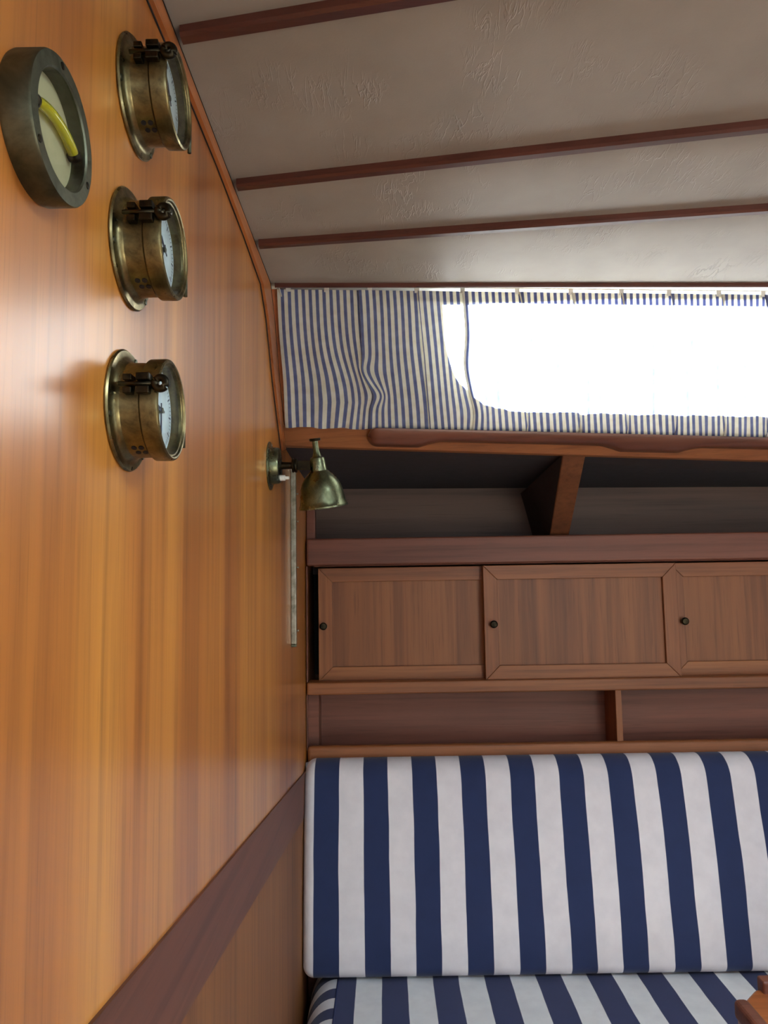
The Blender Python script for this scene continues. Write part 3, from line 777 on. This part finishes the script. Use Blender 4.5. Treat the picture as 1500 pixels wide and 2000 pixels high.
# ================================================================== BRASS GAUGES
def make_gauge():
    g = bpy.data.objects.new('brass_gauge', None); C.objects.link(g); g.empty_display_size = 0.03
    X = (1, 0, 0); O = (0, 0, 0)
    fl = lathe('flange', [(0.030, 0.0), (0.0478, 0.0), (0.0482, 0.0012), (0.0470, 0.0026), (0.0430, 0.0028), (0.0410, 0.0036), (0.0392, 0.0052), (0.0380, 0.0075)], O, X, M_BRASS, g, 72, False)
    for a in (75, 195, 315):
        t = math.radians(a)
        lathe('screw', [(0.0026, 0), (0.0024, 0.0009), (0.0, 0.0013)], (0.0027, 0.0445 * math.cos(t), 0.0445 * math.sin(t)), X, M_BRASSD, fl, 14)
    lathe('barrel', [(0.0380, 0.0072), (0.0374, 0.010), (0.0372, 0.0245)], O, X, M_BRASS, g, 72, False)
    for k_, a in enumerate((242, 242, 252, 252)):
        t = math.radians(a); r = 0.0373
        lathe('vent_hole', [(0.0021, 0), (0.0021, 0.0005)], ((0.0125, 0.0180, 0.0140, 0.0195)[k_], r * math.cos(t), r * math.sin(t)), (0, math.cos(t), math.sin(t)), M_BLACK, g, 14)
    bz = lathe('bezel', [(0.0372, 0.0215), (0.0388, 0.0222), (0.0400, 0.0235), (0.0402, 0.0345), (0.0396, 0.0362), (0.0382, 0.0370), (0.0370, 0.0366), (0.0362, 0.0352), (0.0352, 0.0348), (0.0346, 0.0335), (0.0346, 0.0245)], O, X, M_BRASS, g, 72, False)
    lathe('dial', [(0.0346, 0.0256), (0.0, 0.0258)], O, X, M_DIAL, g, 48, False, False)
    dg = lathe('glass', [(0.0350, 0.0340), (0.0, 0.0340)], O, X, M_GLASS, g, 48, False, False)
    # scale marks
    vv, ff = [], []
    def bar(y0, z0, y1, z1, w, x=0.0260):
        d = Vector((y1 - y0, z1 - z0)).normalized(); q = Vector((-d.y, d.x)) * w / 2; i = len(vv)
        for yy_, zz_ in ((y0 + q.x, z0 + q.y), (y0 - q.x, z0 - q.y), (y1 - q.x, z1 - q.y), (y1 + q.x, z1 + q.y)): vv.append((x, yy_, zz_))
        ff.append((i, i + 1, i + 2, i + 3))
    for k_ in range(60):
        t = 2 * math.pi * k_ / 60; r0 = 0.0285 if k_ % 5 else 0.026
        bar(r0 * math.cos(t), r0 * math.sin(t), 0.0315 * math.cos(t), 0.0315 * math.sin(t), 0.0006 if k_ % 5 else 0.0013)
    mesh('scale_marks', vv, ff, M_INK, g)
    for (ang, ln, w_, xx) in ((200, 0.026, 0.0016, 0.0275), (110, 0.018, 0.0022, 0.0282)):
        t = math.radians(ang); c_, s_ = math.cos(t), math.sin(t)
        pts = [(-0.006, 0.0008), (0.0, w_ / 2), (ln * 0.6, w_), (ln, 0.0002), (ln * 0.6, -w_), (0.0, -w_ / 2), (-0.006, -0.0008)]
        prism('hand', [(p * c_ - q * s_, p * s_ + q * c_) for p, q in pts], 'x', xx, xx + 0.0005, M_INK, g)
    lathe('hand_hub', [(0.0022, 0), (0.0022, 0.0035), (0.0, 0.004)], (0.0257, 0, 0), X, M_BRASSD, g, 16)
    # swing bolt with eye on the near side
    zz = 0.0105; y = -math.sqrt(0.0402 ** 2 - zz ** 2)
    lg = box('barrel_lug', 0.0120, 0.0185, y - 0.0055, y + 0.006, zz - 0.0072, zz - 0.0026, M_BLKM, g, 0.0006)
    box('barrel_lug', 0.0120, 0.0185, y - 0.0055, y + 0.006, zz + 0.0026, zz + 0.0072, M_BLKM, g, 0.0006)
    box('bezel_lug', 0.0220, 0.0320, y - 0.0070, y + 0.003, zz - 0.0078, zz - 0.0022, M_BLKM, g, 0.0008)
    box('bezel_lug', 0.0220, 0.0320, y - 0.0070, y + 0.003, zz + 0.0022, zz + 0.0078, M_BLKM, g, 0.0008)
    tube('bolt', [(0.0085, y - 0.0035, zz), (0.036, y - 0.0035, zz)], 0.0019, M_BLKM, g, 14)
    c = Vector((0.0395, y - 0.0035, zz))
    ring = [c + Vector((0.0042 * math.cos(2 * math.pi * i / 28), 0, 0.0042 * math.sin(2 * math.pi * i / 28))) for i in range(28)]
    tube('eye', ring, 0.0029, M_BLKM, g, 12, True)
    # hinge on the far side
    box('hinge', 0.018, 0.0335, 0.0385, 0.0440, -0.017, 0.005, M_BRASS, g, 0.001)
    tube('hinge_pin', [(0.0335, 0.0440, -0.022), (0.0335, 0.0440, 0.008)], 0.0018, M_BRASSD, g, 12)
    return g
def copy_thing(root):
    r = root.copy(); C.objects.link(r)
    for ch in root.children:
        c = ch.copy(); C.objects.link(c); c.parent = r
        for gch in ch.children:
            d = gch.copy(); C.objects.link(d); d.parent = c
    return r
g0 = make_gauge()
spots = [((266, 193), 'topmost of three projecting brass gauges, close under the ceiling moulding', 20),
         ((254, 489), 'middle one of three projecting brass gauges stacked on the bulkhead', 5),
         ((247, 803), 'lowest of three projecting brass gauges with a pale blue dial', 0)]
for i, ((u, v), lab, rot) in enumerate(spots):
    g = g0 if i == 0 else copy_thing(g0)
    g.location = atX(u, v, 0.0005)
    tag(g, lab, 'gauge', 'brass gauges in a column on the bulkhead')
    for ch in g.children:
        if ch.name.startswith('hand') and not ch.name.startswith('hand_hub'): ch.rotation_euler = (math.radians(rot + 35 * i), 0, 0)
g0.scale = (1, 1, 1)

# ---- clinometer: bronze ring with a bent yellow tube
cl = thing('clinometer', 'round dark bronze clinometer with bent yellow-green glass tube', 'clinometer', atX(66, 257, 0.0))
def clino():
    o = cl.location; X = (1, 0, 0)
    rg = lathe('ring', [(0.0417, 0.0), (0.0424, 0.002), (0.0424, 0.0165), (0.0417, 0.0180), (0.0338, 0.0182), (0.0328, 0.0172), (0.0324, 0.006)], o, X, M_BRASSD, cl, 80, False)
    lathe('back_plate', [(0.0326, 0.0085), (0.0, 0.0086)], o, X, M_PLATE, cl, 48, False, False)
    lathe('glass', [(0.0326, 0.0168), (0.0, 0.0168)], o, X, M_GLASS, cl, 48, False, False)
    for a in (97, 338, 218):
        t = math.radians(a)
        lathe('screw', [(0.0024, 0), (0.0021, 0.0007), (0.0, 0.001)], o + Vector((0.0179, 0.0380 * math.cos(t), 0.0380 * math.sin(t))), X, M_BLKM, rg, 14)
    m, nt, bs = nodes('yellow_spirit')
    nn = noise(nt, mapping(nt, (90, 90, 90)), 1.0, 2)
    nt.links.new(ramp(nt, nn, [(0.3, rgb(226, 208, 20)), (0.7, rgb(246, 234, 60))]), bs.inputs['Base Color'])
    bs.inputs['Roughness'].default_value = 0.08; bs.inputs['Transmission Weight'].default_value = 0.55; bs.inputs['IOR'].default_value = 1.4
    bs.inputs['Coat Weight'].default_value = 0.6
    # tube bends as a shallow arch
    R = 0.0566; pts = []
    for i in range(21):
        t = math.radians(90 + 29 - 58 * i / 20)
        pts.append(o + Vector((0.0125, R * math.cos(t), R * math.sin(t) - 0.0486)))
    tube('spirit_tube', pts, 0.0034, m, cl, 14)
    for s_ in (0, -1):
        p = pts[s_]; q = pts[s_ - 1] if s_ else pts[1]
        d = (p - q).normalized()
        tube('tube_cap', [p - d * 0.002, p + d * 0.002], 0.0042, M_BLKM, cl, 14)
clino()

# ================================================================== READING LAMP
def lamp():
    o = atX(527, 910, 0.0); X = Vector((1, 0, 0)); px = o.y / F * 1.0           # metres per pixel at the lamp
    L = thing('reading_lamp', 'aged brass reading lamp with bell shade on the bulkhead', 'lamp', o)
    bp = lathe('wall_plate', [(0.030, 0), (0.0435, 0), (0.0438, 0.001), (0.0425, 0.0025), (0.036, 0.003), (0.0335, 0.004)], o, X, M_BRASSL, L, 48, False)
    lathe('base_box', [(0.0335, 0.003), (0.0325, 0.016), (0.031, 0.0185), (0.012, 0.0190), (0.0, 0.0190)], o, X, M_BRASSL, L, 48, False)
    for a in (80, 200, 320):
        t = math.radians(a)
        lathe('screw', [(0.0024, 0), (0.0020, 0.0008), (0.0, 0.0011)], o + Vector((0.0028, 0.039 * math.cos(t), 0.039 * math.sin(t))), X, M_STEEL, bp, 12)
    lathe('arm', [(0.009, 0.0185), (0.0068, 0.021), (0.0062, 0.040)], o, X, M_BLKM, L, 24)
    xk = 0.040
    lathe('knuckle', [(0.0080, xk), (0.0128, xk + 0.0006), (0.0132, xk + 0.003), (0.0118, xk + 0.0045), (0.0132, xk + 0.006), (0.0128, xk + 0.009), (0.008, xk + 0.0095)], o, X, M_BLKM, L, 28)
    x1 = atY(626, 906, o.y).x
    box('bracket', xk + 0.009, x1, o.y - 0.002, o.y + 0.002, o.z - 0.0085, o.z + 0.0085, M_BLKM, L, 0.001)
    lathe('pivot_screw', [(0.0036, 0), (0.0032, 0.0015), (0.0, 0.002)], (x1 - 0.005, o.y - 0.002, o.z), (0, -1, 0), M_BRASSL, L, 14)
    # switch
    sw = lathe('switch', [(0.0052, 0.0188), (0.0052, 0.0275), (0.0048, 0.0280), (0.0028, 0.0282), (0.0028, 0.0345), (0.002, 0.0352), (0, 0.0353)], o + Vector((0, -0.002, -0.0225)), X, M_WHITE, L, 20)
    sw['label'] = 'small white push switch'
    # shade axis tilted
    top = atY(615, 860, o.y - 0.008); rim = atY(632, 990, o.y + 0.014); ax = (rim - top).normalized(); T = (rim - top).length
    def f(v): return (v - 860) / 130.0 * T
    sh = lathe('shade', [(0.0095, f(892)), (0.0125, f(894)), (0.0138, f(899)), (0.0155, f(919)), (0.0210, f(924)), (0.0275, f(931)), (0.0330, f(940)), (0.0372, f(952)), (0.0395, f(965)), (0.0408, f(976)), (0.0418, f(983)), (0.0442, f(987)), (0.0444, f(990)), (0.0430, f(990.5)), (0.0405, f(984)), (0.0385, f(966)), (0.032, f(943)), (0.015, f(924))], top, ax, M_BRASSL, L, 56, False)
    lathe('stem', [(0.0052, f(861)), (0.0054, f(880)), (0.0075, f(890)), (0.0098, f(893))], top, ax, M_BRASSL, L, 24)
    lathe('finial', [(0.0, f(856)), (0.0098, f(856.5)), (0.0103, f(858.5)), (0.0095, f(861)), (0.004, f(862))], top, ax, M_BLKM, L, 28)
    lathe('bulb', [(0.006, f(925)), (0.008, f(940)), (0.014, f(955)), (0.0145, f(965)), (0.010, f(976)), (0.0, f(980))], top, ax, M_WHITE, L, 24)
lamp()

# ---- narrow metal rail with screws on the bulkhead
pa, pb = atX(567, 905, 0.0), atX(569, 1258, 0.0)
mr = thing('metal_rail', 'narrow pale metal rail screwed upright to the bulkhead below the lamp', 'rail', pb)
yr = (pa.y + pb.y) / 2
box('bar', 0.0, 0.011, yr, yr + 0.018, pb.z, pa.z, M_STEEL, mr, 0.0012)
box('end_cap', 0.0, 0.011, yr, yr + 0.018, pb.z - 0.006, pb.z - 0.0002, M_BRASSD, mr, 0.001)
for v in (964, 1018, 1108, 1232):
    q = atY(580, v, yr)
    lathe('screw', [(0.0012, 0), (0.0012, 0.0035), (0.0028, 0.0036), (0.0024, 0.0050), (0, 0.0053)], (0.011, yr + 0.006, q.z), (1, 0, 0), M_STEEL, mr, 12)
